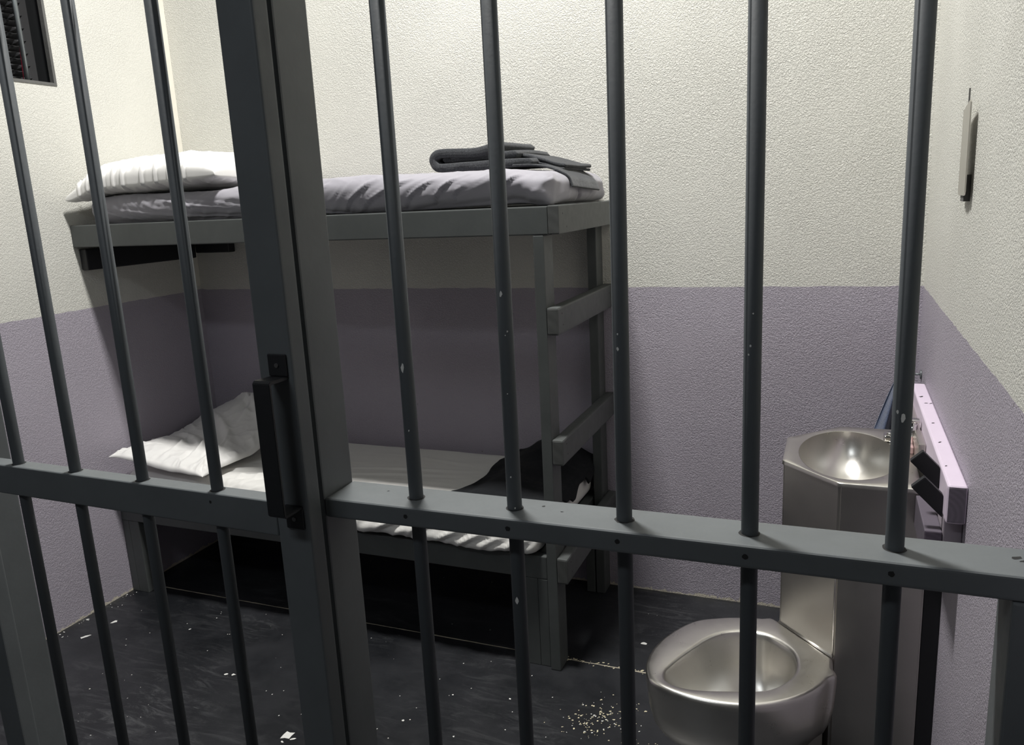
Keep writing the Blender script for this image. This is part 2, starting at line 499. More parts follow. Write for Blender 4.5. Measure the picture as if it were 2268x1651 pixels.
# foam panel behind the opening: rows of wedges
bm = bmesh.new()
fx = XL - 0.1265
box(bm, fx - 0.03, fx, wy0 - 0.1, wy1 - 0.012, wz0 - 0.1, wz1 + 0.1)
pz = 0.024; py = 0.05
z = wz0 - 0.1; row = 0
while z < wz1 + 0.08:
    y = wy0 - 0.1 + (0.0 if row % 2 == 0 else py / 2)
    while y + py < wy1 - 0.011:
        a = [bm.verts.new((fx, y, z)), bm.verts.new((fx, y + py, z)), bm.verts.new((fx, y + py, z + pz)), bm.verts.new((fx, y, z + pz))]
        t1 = bm.verts.new((fx + 0.036, y + py * 0.15, z + pz * 0.45)); t2 = bm.verts.new((fx + 0.036, y + py * 0.85, z + pz * 0.7))
        bm.faces.new((a[0], a[1], t2, t1)); bm.faces.new((a[1], a[2], t2)); bm.faces.new((a[2], a[3], t1, t2)); bm.faces.new((a[3], a[0], t1))
        y += py
    z += pz; row += 1
o = obj('foam_panel', bm, M_foam); recenter(o, (fx, 2.1, wz0 - 0.1))
tag(o, 'charcoal acoustic foam panel with wedge relief behind the barred wall opening', 'foam panel')
bm = bmesh.new()
pts = [(XL - 0.055, 2.398, wz0 + 0.007), (XL - 0.056, 2.403, 2.33), (XL - 0.057, 2.408, 2.40), (XL - 0.057, 2.409, 2.52), (XL - 0.058, 2.412, 2.80)]
for a, b_ in zip(pts, pts[1:]): cyl(bm, a, b_, 0.0016, 8)
o = obj('cable', bm, M_wire); recenter(o, pts[0])
tag(o, 'thin red wire running up beside the rod in the wall opening', 'cable')

# hall shell around the cell (camera side)
struct(obj('wall_hall_front', B(-5, 2.0, -2.6, -2.5, 0, 5.2), M_hall))
struct(obj('wall_hall_right', B(2.0, 2.1, -2.5, 5.0, 0, 5.2), M_hall))
struct(obj('wall_hall_left', B(-5.1, -5, -2.5, 5.0, 0, 5.2), M_hall))
struct(obj('wall_hall_back', B(-5, 2.0, 5.0, 5.1, 0, 5.2), M_hall))
struct(obj('ceiling', B(-5.1, 2.1, -2.6, 5.1, 5.2, 5.3), M_hallceil))

# ------------------------------------------------------------------ barred partition (fixed) and cell door
YF, YK = 1.080, 1.1714; YM = 1.126
ZR1, ZR0 = 1.2045, 1.1695
part_ = thing('barred_partition', 'fixed grey barred partition with a wide mid rail, right of the door', 'bars', (-0.3, YM, 0))
def jamb(x0, x1, lab=None, z1=2.42):
    bm = B(x0, x1, YF, YK, 0.0, z1, bev=0.004)
    return part('jamb', bm, M_gate, part_, False, lab)
for q in (jamb(-0.853, -0.815), jamb(-1.774, -1.736), jamb(0.221, 0.2850, z1=1.1688)):
    pass
def rail(z0, z1, holes, chips=False, xr=0.2208):
    bm = B(-0.8148, xr, YF, YK, z0, z1, bev=0.005, seg=3)
    for x in holes: disc(bm, (x, YF - 0.0003, (z0 + z1) / 2 + 0.001), (0, -1, 0), 0.0042, 12, 1, 0.15)
    if chips:
        for (x, y, w) in ((0.232, 1.137, 0.004), (0.245, 1.130, 0.005), (0.238, 1.128, 0.003), (-0.395, 1.13, 0.002), (-0.43, 1.145, 0.002), (-0.72, 1.14, 0.0015)):
            disc(bm, (x, y, z1 + 0.0003), (0, 0, 1), w, 7, 1, 0.6, 1.5)
        for x in fixed_x:   # worn rim of the drilled holes
            disc(bm, (x, YM, z1 + 0.0002), (0, 0, 1), 0.0155, 20, 1, 0.06)
    return bm
fixed_x = (-0.657, -0.4745, -0.2915, -0.1045, 0.0865)
r1 = part('rail', rail(ZR0, ZR1, (-0.654, -0.469, -0.291, -0.106, 0.081), True, 0.2850), [M_gate, M_hole, M_chip], part_)
part('rail', rail(0.04, 0.078, fixed_x), [M_gate, M_hole, M_chip], part_)
part('rail', rail(2.36, 2.40, fixed_x, False, 0.2850), [M_gate, M_hole, M_chip], part_)
chips = {0: [(1.436, .004, 2.2), (1.328, .002, 1)], 1: [(1.557, .0035, 1.6), (1.499, .0018, 1), (1.493, .0014, 1), (1.044, .005, 1.6), (1.262, .002, 1), (1.40, .0012, 1), (1.209, .002, 1)],
         2: [(1.498, .0018, 1), (1.476, .003, 1)], 3: [(1.485, .0025, 1), (1.473, .002, 1), (1.53, .0015, 1)], 4: [(1.401, .0022, 1.5), (1.393, .0035, 2.2)]}
def barmesh(x, y, z0, z1, r, ch=()):
    bm = cyl(bmesh.new(), (x, y, z0), (x, y, z1), r, 28)
    for (z, s, e) in ch:
        a = -PI / 2 + random.uniform(-0.5, 0.25) + math.atan2(x, y) * -1
        c = Vector((x + (r + 0.0003) * math.cos(a), y + (r + 0.0003) * math.sin(a), z))
        nn = Vector((math.cos(a), math.sin(a), 0)); tt = Vector((-math.sin(a), math.cos(a), 0))
        vs = []
        for i in range(8):
            t = 2 * PI * i / 8; k = s * random.uniform(0.6, 1.1)
            vs.append(bm.verts.new(c + tt * math.cos(t) * k * 0.8 + Vector((0, 0, 1)) * math.sin(t) * k * e))
        f = bm.faces.new(vs); f.normal_update(); f.material_index = 1
        if f.normal.dot(nn) < 0: f.normal_flip()
    return bm
for i, x in enumerate(fixed_x):
    part('bar', barmesh(x, YM, 0.05, 2.38, 0.0122, chips.get(i, ())), [M_bar, M_chip], part_)

# sliding door, hung just in front of the partition, a touch out of parallel
ang = -0.029
door = thing('cell_door', 'grey sliding barred cell door with black pull handle, left half of the front', 'door', (-0.8075, 1.0200, 0.0), ang)
DM = par_world(door)
def dpart(name, bm, mats, par=door, smooth=False, label=None):
    o = obj(name, bm, mats, par, smooth)      # shapes given in door space: x<=0 leftwards, y 0..0.036 deep
    if label: o['label'] = label
    return o
DT = 0.036
dpart('stile', B(-0.0655, 0.0035, 0, DT, 0.03, 2.45, bev=0.005, seg=3), M_gate)
dpart('stile', B(-0.955, -0.8895, 0, DT, 0.03, 2.45, bev=0.005, seg=3), M_gate)
dbars = (-0.2095, -0.3935, -0.5765, -0.7445)
def drail(z0, z1, main=False):
    bm = B(-0.8893, -0.0657, 0, DT - 0.0005, z0, z1, bev=0.004, seg=3)
    if main:
        disc(bm, (-0.2115, -0.0003, z1 - 0.017), (0, -1, 0), 0.003, 10, 1, 0.2)
        for x in dbars: disc(bm, (x, DT / 2, z1 + 0.0002), (0, 0, 1), 0.0135, 20, 1, 0.05)
    return bm
dpart('rail', drail(1.151, 1.2145, True), [M_gate, M_hole])
dpart('rail', drail(0.03, 0.095), [M_gate, M_hole])
dpart('rail', drail(2.36, 2.42), [M_gate, M_hole])
for i, x in enumerate(dbars):
    dpart('bar', barmesh(x, DT / 2, 0.05, 2.39, 0.0107), [M_bar, M_chip])
# handle: a tall angled pull on two plates
gx0, gx1, gy = -0.0405, -0.0065, -0.047
bm = bmesh.new()
# one flat strap bent into a U: arm, grip, arm
strap = [(-0.0003, 1.436), (gy + 0.004, 1.4375), (gy, 1.4335), (gy, 1.2115), (gy + 0.004, 1.2075), (-0.0003, 1.2085),
         (-0.0003, 1.2135), (gy + 0.006, 1.2135), (gy + 0.005, 1.2145), (gy + 0.005, 1.4305), (gy + 0.006, 1.4315), (-0.0003, 1.431)]
prism(bm, strap, 'x', gx0, gx1, 0, 0.0009)
h = dpart('pull_handle', bm, M_handle, door, False, 'black iron pull handle')
M_screw = plain('screw_steel', (0.25, 0.25, 0.25), 0.3, 0.9)
for (z0, z1) in ((1.4365, 1.4730), (1.1720, 1.2080)):
    pl = dpart('handle_plate', B(gx0 - 0.001, gx1 + 0.001, -0.0048, -0.0003, z0, z1, bev=0.002, seg=3), M_handle, h)
    bm = bmesh.new(); xc = (gx0 + gx1) / 2; cyl(bm, (xc, -0.0049, (z0 + z1) / 2), (xc, -0.0066, (z0 + z1) / 2), 0.0038, 14)
    dpart('screw', bm, M_screw, h)

# ------------------------------------------------------------------ bunk bed
bunk = thing('bunk_bed', 'grey painted wooden bunk bed with a board ladder end, in the back left corner', 'bunk bed', (-1.9, 2.8, 0))
ZU0, ZU1 = 1.5770, 1.6680
def two(x0, x1, y0, y1, z0, z1, mats=None, ends=None, name='board', lab=None, bev=0.004, taper=None, holes=()):
    bm = B(x0, x1, y0, y1, z0, z1, bev=bev, taper=taper)
    if ends: grain_ends(bm, *ends)
    for (c, n, s) in holes: disc(bm, c, n, s, 8, 2, 0.4)
    return part(name, bm, (mats or M_bunk, M_grain, M_hole), bunk, False, lab)
def tl(vs):
    for v in vs:
        if v.co.x < -2: v.co.z += 0.008
YU = 2.450
XE0, XE1 = -0.867, -0.829
two(XL + 0.001, XE0 - 0.0004, YU, YU + 0.038, ZU0, ZU1, name='upper_rail', taper=tl)
two(XE0, XE1, YU, YB - 0.001, ZU0 + 0.001, ZU1 + 0.002, name='upper_end_rail', ends=(1,),
    holes=[((XE1 + 0.0004, y, z), (1, 0, 0), 0.0032) for (y, z) in ((2.49, 1.642), (2.53, 1.598), (3.09, 1.65), (3.10, 1.605))])
two(XL + 0.001, XE0 - 0.001, YB - 0.039, YB - 0.001, ZU0, ZU1, name='upper_rail')
# slatted deck under the mattress
two(XL + 0.002, XE0 - 0.002, YU + 0.040, YB - 0.041, ZU1 - 0.022, ZU1 - 0.004, mats=M_black, name='upper_deck', bev=0.001)
# black ledger on the left wall that carries the upper bunk
two(XL + 0.001, XL + 0.039, 2.475, YB - 0.04, 1.486, 1.5762, mats=M_black, name='wall_ledger', bev=0.006, lab='black support board on the wall')
two(XL + 0.040, XL + 0.250, YB - 0.045, YB - 0.001, 1.508, 1.5762, mats=M_black, name='wall_ledger', bev=0.006, lab='short black support board')
# ladder posts and rungs
XP0, XP1 = -0.921, -0.883
two(XP0, XP1, YU, YU + 0.089, 0.0, ZU0 - 0.0004, name='ladder_post', ends=(2,))
two(XP0, XP1, YB - 0.090, YB - 0.001, 0.0, ZU0 - 0.0004, name='ladder_post', ends=(2,))
for (z0, z1) in ((1.2465, 1.3395), (0.7925, 0.8845), (0.3495, 0.4460)):
    two(XP1 + 0.0004, XP1 + 0.040, YU - 0.002, YB - 0.001, z0, z1, name='rung', ends=(1,), bev=0.007,
        holes=[((XP1 + 0.0404, y, z0 + dz), (1, 0, 0), 0.003) for (y, dz) in ((2.49, .07), (2.50, .03), (3.09, .06))])
# lower bunk frame
YLF = 2.466
ZL1, ZL0 = 0.438, 0.350
two(XL + 0.002, -0.9265, YLF, YLF + 0.038, ZL0, ZL1, name='lower_rail')
two(XL + 0.002, -0.9265, YB - 0.039, YB - 0.001, ZL0, ZL1, name='lower_rail')
two(-0.9650, -0.9265, YLF + 0.039, YB - 0.040, ZL0, ZL1, name='lower_end_rail')
two(XL + 0.002, XL + 0.040, YLF + 0.039, YB - 0.040, ZL0, ZL1, name='lower_end_rail')
two(XL + 0.041, -0.966, YLF + 0.040, YB - 0.041, ZL1 - 0.022, ZL1 - 0.004, mats=M_black, name='lower_deck', bev=0.001)
for x0 in (-1.012, -0.9645):
    two(x0, x0 + (0.047 if x0 < -1 else 0.038), YLF, YLF + 0.089, 0, ZL0 - 0.0004, name='leg', bev=0.003)
two(XL + 0.004, XL + 0.042, YLF, YLF + 0.089, 0, ZL0 - 0.0004, name='leg', bev=0.003)
two(XL + 0.0425, XL + 0.100, YLF, YLF + 0.089, 0, ZL0 - 0.0004, name='leg', bev=0.003)
two(-0.9645, -0.9265, YB - 0.090, YB - 0.001, 0, ZL0 - 0.0004, name='leg', bev=0.003)
two(XL + 0.004, XL + 0.042, YB - 0.090, YB - 0.001, 0, ZL0 - 0.0004, name='leg', bev=0.003)

# ------------------------------------------------------------------ upper mattress
def disp_up(P, n):
    x, y, z = P[..., 0], P[..., 1], P[..., 2]
    x0, x1, y0, y1, z0, z1 = -2.905, -0.852, 2.470, 3.125, 1.670, 1.812
    d = np.zeros_like(x)
    fr = sstep(0.15, 0.8, -n[..., 1]); top = sstep(0.3, 0.9, n[..., 2]); en = sstep(0.3, 0.9, n[..., 0])
    s = (z - z0) / (z1 - z0)
    # broad lumps
    d += 0.006 * perlin(np.stack([x * 2.3, y * 2, z * 3], -1))
    # diagonal tension folds of the loose sheet
    th = np.where(x > -1.75, 0.75, -0.35) + 0.25 * perlin(np.stack([x * 1.7, z * 0 + 3, y * 0], -1))
    al = x * np.cos(th) + (z - 1.74) * np.sin(th) * 1.0; ac = -x * np.sin(th) + (z - 1.74) * np.cos(th)
    d += fr * (0.0035 * (ridge(np.stack([al * 1.2, ac * 9.0, y * 0 + 1.3], -1), 2) - 0.7))
    d += fr * 0.0022 * (ridge(np.stack([al * 4, ac * 34.0, y * 0 + 5.3], -1), 2) - 0.7)
    fl = [(-1.66, 1.685, -1.50, 1.800, .011, .012), (-1.60, 1.680, -1.36, 1.800, .010, .013), (-1.42, 1.680, -1.28, 1.790, .008, .012),
          (-1.30, 1.683, -1.20, 1.790, .009, .013), (-1.22, 1.690, -1.16, 1.760, .007, .010), (-1.05, 1.72, -0.95, 1.80, .010, .009),
          (-1.95, 1.700, -2.55, 1.790, .010, .013), (-1.62, 1.675, -2.30, 1.760, .009, .012), (-2.10, 1.680, -2.75, 1.745, .008, .010),
          (-1.72, 1.690, -2.02, 1.735, .007, .011), (-1.85, 1.71, -1.70, 1.79, .007, .008), (-2.28, 1.70, -2.42, 1.80, .010, .012), (-2.62, 1.69, -2.85, 1.76, .008, .008)]
    for (a, b_, c, e, w, am) in fl:
        d += fr * foldline(x, z, (a, b_), (c, e), w * 0.60, am * 0.72, 0.012)
    # crisp small creases on top
    d += top * 0.0035 * (ridge(np.stack([x * 5 + y * 2, y * 9, z * 0 + 2.2], -1), 3) - 0.8)
    # bunched corner at the foot end
    cn = sstep(-1.12, -0.90, x) * sstep(2.62, 2.49, y) * (1 - s * 0.6)
    d += cn * 0.010 * np.sin(26 * (x * 0.8 + (z - 1.67) * 1.2) + 3 * perlin(np.stack([x * 5, y * 5, z * 5], -1)))
    d += en * (0.010 * (ridge(np.stack([y * 5 - z * 3, z * 2, x * 0 + 8], -1), 2) - 0.7))
    d -= en * 0.012 * np.exp(-((y - 2.79 - (z - 1.7) * -0.35) / 0.012) ** 2)
    P = P + n * d[..., None]
    # the front skirt swells below the top edge, bottom edge wanders
    P[..., 2] += (1 - s) * fr * (0.006 * np.sin(x * 5.2 + 0.6) + 0.010 * sstep(-2.5, -2.9, x))
    P[..., 2] += s * (-0.008 - 0.010 * sstep(-1.7, -1.3, x) - 0.020 * sstep(-2.1, -2.35, x) - 0.018 * sstep(-1.08, -0.85, x) - 0.010 * np.exp(-((x + 2.0) / 0.25) ** 2) + 0.004 * np.sin(x * 4))
    P[..., 1] -= fr * (0.006 * np.exp(-((s - 0.6) / 0.3) ** 2) - 0.014 * sstep(0.45, 0.0, s))
    P[..., 2] = np.maximum(P[..., 2], 1.6702)
    return P
m = rounded_box(-2.905, -0.852, 2.478, 3.118, 1.672, 1.812, 0.050, disp_up, 0.0075, 'mattress', M_sheet_up)
recenter(m, (-1.88, 2.8, 1.67))
tag(m, 'thin upper bunk mattress wrapped in a creased grey lavender sheet', 'mattress')

# ------------------------------------------------------------------ lower mattress
def disp_lo(P, n):
    x, y, z = P[..., 0], P[..., 1], P[..., 2]
    z0, z1 = 0.452, 0.588
    s = (z - z0) / (z1 - z0)
    fr = sstep(0.15, 0.8, -n[..., 1]); top = sstep(0.3, 0.9, n[..., 2]); en = sstep(0.3, 0.9, n[..., 0])
    d = 0.005 * perlin(np.stack([x * 2.1, y * 2, z * 3 + 9], -1))
    th = 0.55
    al = x * math.cos(th) + (z - 0.5) * math.sin(th); ac = -x * math.sin(th) + (z - 0.5) * math.cos(th)
    d += fr * 0.010 * (ridge(np.stack([al * 2.2, ac * 13, y * 0 + 4], -1), 2) - 0.7)
    for k, (a, b_, c, e) in enumerate(((-1.36, .462, -1.22, .53), (-1.27, .460, -1.12, .53), (-1.18, .460, -1.05, .52), (-1.48, .465, -1.36, .54), (-1.08, .462, -0.98, .52), (-1.62, .468, -1.50, .53))):
        d += fr * foldline(x, z, (a, b_), (c, e), .010, .014, 0.008)
    # long flat pleats converging to the foot end
    for (a, b_, c, e, w, am) in ((-2.1, 2.72, -1.36, 2.86, .010, .0035), (-2.1, 2.64, -1.36, 2.80, .012, .004), (-2.2, 2.58, -1.40, 2.70, .012, .003), (-1.9, 2.98, -1.4, 2.92, .01, .002),
                                 (-2.50, 2.60, -2.05, 2.72, .016, .010), (-2.45, 2.52, -2.15, 2.60, .014, .010), (-2.42, 2.72, -2.1, 2.9, .016, .009), (-2.3, 2.46, -2.24, 2.62, .009, .008), (-2.36, 2.46, -2.33, 2.58, .008, .008)):
        d += top * foldline(x, y, (a, b_), (c, e), w, am, 0.01)
    d += top * 0.0015 * (ridge(np.stack([x * 3 + y * 2, y * 7, z * 0 + 5.2], -1), 2) - 0.8)
    P = P + n * d[..., None]
    P[..., 2] += (1 - s) * fr * 0.007 * np.sin(x * 7.5 + 1.0)
    P[..., 1] -= fr * 0.030 * sstep(1.0, 0.1, s) * sstep(-2.9, -2.6, x)
    P[..., 2] = np.maximum(P[..., 2], 0.4394)
    return P
m = rounded_box(-2.935, -0.940, 2.455, 3.118, 0.442, 0.588, 0.050, disp_lo, 0.0085, 'mattress', M_sheet_lo)
recenter(m, (-1.93, 2.79, 0.44))
tag(m, 'lower bunk mattress covered with a crumpled white sheet', 'mattress')

# ------------------------------------------------------------------ pillows
def pillow(name, a, b, T, xf, seed, wr=1.0, n=(170, 190), puff=0.42, sg=0.35, pf=22.0, folds=()):
    u = np.sin(np.linspace(-PI / 2, PI / 2, n[0])); v = np.sin(np.linspace(-PI / 2, PI / 2, n[1]))
    U, V = np.meshgrid(u, v, indexing='ij')
    tmps = []
    for s in (1, -1):
        ex = 1 - 0.075 * (1 - V ** 2) ** 1.0 - 0.0 * U; ey = 1 - 0.075 * (1 - U ** 2)
        X = a * U * ex; Y = b * V * ey
        t = T * ((1 - U ** 2).clip(0) * (1 - V ** 2).clip(0)) ** puff
        e = np.minimum(1 - np.abs(U), 1 - np.abs(V))
        # puckers run inwards from each seam
        pk = np.where(np.abs(U) > np.abs(V), V * b * 1.0, U * a)
        edge = sstep(0.0, 0.06, e) * sstep(0.55, 0.10, e)
        w1 = (ridge(np.stack([pk * pf, e * 1.6 + seed, np.full_like(pk, seed * 3.1 + s)], -1), 2) - 0.7)
        w2 = (ridge(np.stack([X * 4 + Y * 2, Y * 5 - X * 2, np.full_like(X, seed + s * 2.0)], -1), 3) - 0.8)
        t = t + wr * (0.0085 * w1 * edge + 0.0055 * w2 * sstep(0.05, 0.35, e))
        sag = sg if s < 0 else 1.0
        Yo = np.zeros_like(Y)
        for (fa, fb, fc, fd, fw, fm) in folds:
            fl = foldline(X, Y, (fa, fb), (fc, fd), fw, fm, 0.02)
            if s > 0: t = t + fl * sstep(0.0, 0.03, e)
            Yo = Yo - fl * 0.9 * sstep(0.30, 0.0, e) * (Y < 0)
        Z = s * t * sag
        flange = 0.0025 * perlin(np.stack([pk * 14, e * 0, np.full_like(pk, seed)], -1)) * sstep(0.05, 0.0, e)
        Z = Z + flange
        P = np.stack([X, Y + Yo, Z], -1)
        P = xf(P)
        tmps.append(mesh_from_grid('tmp', P, M_pillow, None, False, s < 0))
    return join_meshes(name, tmps, 0.0003)

def xf_up(P):
    X, Y, Z = P[..., 0].copy(), P[..., 1].copy(), P[..., 2].copy()
    # slight droop of the corner that hangs past the head end
    Zs = Z + 0.040 + 0.006 * np.sin(X * 6)
    Zs = Zs - 0.055 * sstep(-0.22, -0.40, X) * sstep(-0.05, -0.34, Y)
    c, s = math.cos(0.03), math.sin(0.03)
    return np.stack([-2.582 + X * c - Y * s, 2.785 + X * s + Y * c, 1.798 + Zs], -1)
p = pillow('pillow', 0.385, 0.352, 0.112, xf_up, 3.0, 1.3, puff=0.29, sg=0.45, pf=16, folds=[(x0, -.352, x0 + dx, y1, .0080, .015) for (x0, dx, y1) in ((-.31, -.02, -.20), (-.27, .02, -.12), (-.225, .04, -.10), (-.185, .01, -.16), (-.14, .05, -.14), (-.09, .03, -.2), (.0, .08, -.2), (.07, .09, -.16), (.14, .1, -.18), (.22, .08, -.2))])
zmin = min(v.co.z for v in p.data.vertices)
recenter(p, (-2.565, 2.775, 1.80))
tag(p, 'plump white pillow at the head of the upper bunk', 'pillow')

def xf_lo(P):
    X, Y, Z = P[..., 0].copy(), P[..., 1].copy(), P[..., 2].copy()
    yy = Y / 0.34
    base = 0.028 + (0.055 + 0.110 * sstep(-0.27, 0.06, X)) * sstep(-0.2, 1.05, yy) + 0.045 * sstep(0.05, -0.28, X) * sstep(0.3, -1.0, yy)
    x = -2.672 + X - 0.03 * yy - 0.060 * sstep(0.2, -1.0, yy) * sstep(0.0, 0.29, X)
    return np.stack([x, 2.758 + Y * 0.985, 0.603 + base + Z], -1)
p = pillow('pillow', 0.290, 0.362, 0.066, xf_lo, 8.0, 1.1, puff=0.36, sg=0.3, pf=9, folds=[(-.20, .20, .22, -.12, .020, .016), (-.08, .30, .24, .10, .018, .015), (.00, .02, .10, -.33, .014, .012), (.09, .02, .20, -.30, .013, .012), (-.22, -.02, .08, -.16, .018, .012), (.05, .34, .10, .05, .018, .014), (-.10, -.05, -.04, -.32, .012, .010), (-.26, .1, -.12, .0, .015, .010)])
recenter(p, (-2.69, 2.77, 0.60))
tag(p, 'rumpled white pillow propped against the wall on the lower bunk', 'pillow')

# ------------------------------------------------------------------ folded wool blanket on the upper bunk
def thick_strip(name, path, th, y0, y1, mat, skew=0.0, ny=26, wob=0.004, seed=0.0, yprof=None):
    """cloth layer: closed profile round a path in x-z, swept along y"""
    path = [Vector(p) for p in path]
    dense = []
    n = len(path)
    for i in range(n - 1):
        p0 = path[max(i - 1, 0)]; p1 = path[i]; p2 = path[i + 1]; p3 = path[min(i + 2, n - 1)]
        for k in range(8):
            t = k / 8
            dense.append(0.5 * ((2 * p1) + (-p0 + p2) * t + (2 * p0 - 5 * p1 + 4 * p2 - p3) * t * t + (-p0 + 3 * p1 - 3 * p2 + p3) * t ** 3))
    dense.append(path[-1])
    ring = []
    m = len(dense)
    nrm = []
    for i in range(m):
        d = dense[min(i + 1, m - 1)] - dense[max(i - 1, 0)]; d.normalize(); nrm.append(Vector((-d.y, d.x)))
    h = th / 2
    up = [dense[i] + nrm[i] * h for i in range(m)]; dn = [dense[i] - nrm[i] * h for i in range(m)]
    e1 = dense[-1] + (dense[-1] - dense[-2]).normalized() * h * 0.8; e0 = dense[0] + (dense[0] - dense[1]).normalized() * h * 0.8
    ring = up + [e1] + dn[::-1] + [e0]
    R = np.array([[q.x, q.y] for q in ring]); cen = np.array([[q.x, q.y] for q in (dense + [dense[-1]] + dense[::-1] + [dense[0]])])
    ys = np.concatenate([[y0], np.linspace(y0 + 0.004, y1 - 0.004, ny), [y1]])
    P = np.zeros((len(ys) + 2, len(ring), 3))
    for j in range(-1, len(ys) + 1):
        jj = min(max(j, 0), len(ys) - 1)
        yy = ys[jj]; shrink = 1.0 if 0 < jj < len(ys) - 1 else 0.72
        if j in (-1, len(ys)): shrink = 0.02
        Q = cen + (R - cen) * shrink
        t = (yy - y0) / (y1 - y0)
        q3 = np.stack([Q[:, 0] * 3, np.full(len(Q), yy * 5), Q[:, 1] * 5 + seed], -1)
        P[j + 1, :, 0] = Q[:, 0] + skew * t + wob * perlin(np.stack([Q[:, 0] * 9, np.full(len(Q), yy * 9), Q[:, 1] * 4 + seed + 5], -1))
        P[j + 1, :, 1] = yy + 0.004 * perlin(np.stack([Q[:, 0] * 14, Q[:, 1] * 30, np.full(len(Q), seed)], -1))
        P[j + 1, :, 2] = Q[:, 1] + wob * perlin(q3) + (yprof(Q[:, 0], yy) if yprof else 0)
    return mesh_from_grid(name, P, mat, None, True)
Y0b = 2.66
def bz(path): return [(x, 1.799 + (z - 1.812) * 1.32) for x, z in path]
parts_ = []
# lower double layer and the fold at the left end turning over into the upper one
parts_.append(thick_strip('t', bz([(-1.000, 1.826), (-1.10, 1.828), (-1.25, 1.826), (-1.335, 1.825), (-1.360, 1.829), (-1.375, 1.846), (-1.362, 1.860), (-1.33, 1.864), (-1.22, 1.861), (-1.17, 1.865), (-1.125, 1.874)]), 0.030, Y0b, 2.96, M_wool, 0.03, seed=1))
parts_.append(thick_strip('t', bz([(-1.33, 1.8475), (-1.24, 1.8475), (-1.13, 1.849), (-1.06, 1.851)]), 0.027, Y0b + 0.012, 2.95, M_wool, 0.03, seed=3))
parts_.append(thick_strip('t', bz([(-1.30, 1.852), (-1.2, 1.852), (-1.15, 1.855), (-1.120, 1.860)]), 0.014, Y0b + 0.008, 2.95, M_wool, 0.03, seed=5))
# rear half trailing to the right
parts_.append(thick_strip('t', bz([(-1.12, 1.846), (-1.05, 1.846), (-0.98, 1.832), (-0.93, 1.819), (-0.890, 1.813)]), 0.013, 2.72, 2.97, M_wool, 0.02, seed=7))
parts_.append(thick_strip('t', bz([(-1.12, 1.832), (-1.05, 1.832), (-0.97, 1.819), (-0.92, 1.807), (-0.895, 1.803)]), 0.009, 2.71, 2.97, M_wool, 0.02, seed=8))
# bottom layer drooping over the foot end of the mattress
parts_.append(thick_strip('t', bz([(-1.05, 1.818), (-0.98, 1.816), (-0.92, 1.808), (-0.880, 1.796), (-0.853, 1.783), (-0.842, 1.766), (-0.838, 1.757)]), 0.008, 2.63, 2.96, M_wool, 0.0, seed=9,
                          yprof=lambda X, yy: -0.014 * (yy - 2.66) / 0.3 * sstep(-0.93, -0.84, X)))
bl = join_meshes('blanket', parts_, 0.0)
recenter(bl, (-1.15, 2.78, 1.81))
tag(bl, 'folded dark grey wool blanket on top of the upper bunk mattress', 'blanket')

# ------------------------------------------------------------------ black blanket spread over the foot of the lower bunk
nu, nv = 110, 120
U, V = np.meshgrid(np.linspace(0, 1, nu), np.linspace(0, 1, nv), indexing='ij')   # u along x then down the end, v along y
y = 2.465 + V * 0.655
xl = -1.345 + 0.06 * V + 0.04 * np.sin(V * 5) - 0.045 * np.exp(-((V - 0.12) / 0.15) ** 2) + 0.05 * sstep(0.55, 1.0, V)
Ltop = (-0.935) - xl
drop = 0.036 + 0.055 * V + 0.020 * np.sin(V * 17) + 0.01 * np.sin(V * 41) - 0.02 * sstep(.35, .75, V)
tot = Ltop + drop
sdist = U * tot
r = 0.035
x = np.where(sdist < Ltop, xl + sdist, -0.935 + 0.0)
zt = 0.604 + 0.0 * x
over = np.clip(sdist - Ltop, 0, None)
x = np.where(sdist < Ltop, x, -0.935 + 0.012 * np.sin(np.clip(over / 0.04, 0, 1) * PI / 2))
z = zt - np.where(sdist < Ltop, 0, over)
rnd = np.exp(-((sdist - Ltop) / 0.035) ** 2) * 0.014
z -= rnd
lump = 0.062 * np.exp(-((x + 1.10) / 0.13) ** 2) * sstep(0.45, 0.95, V) + 0.028 * np.exp(-((x + 1.16) / 0.10) ** 2) * np.exp(-((V - 0.35) / 0.3) ** 2)
z += lump * sstep(0, 0.25, U) + 0.007 * fbm(np.stack([x * 7, y * 7, z * 0 + 2], -1), 3) + 0.004
# rolled front hem
hem = np.exp(-((V - 0.03) / 0.035) ** 2)
z += 0.010 * hem * sstep(0.02, 0.1, U) * (sdist < Ltop)
thk = 0.007 * sstep(0, 0.02, U) * sstep(1, 0.98, U) * sstep(0, 0.015, V) * sstep(1, 0.985, V)
topP = np.stack([x + np.where(over > 0, thk, 0), y, z + np.where(over > 0, 0, thk)], -1); botP = np.stack([x, y, z], -1)
t1 = mesh_from_grid('tmp', topP, M_blackcl); t2 = mesh_from_grid('tmp', botP, M_blackcl, None, False, True)
bb = join_meshes('blanket', [t1, t2], 0.0002)
recenter(bb, (-1.1, 2.8, 0.60))
tag(bb, 'black blanket spread over the foot of the lower bunk', 'blanket')

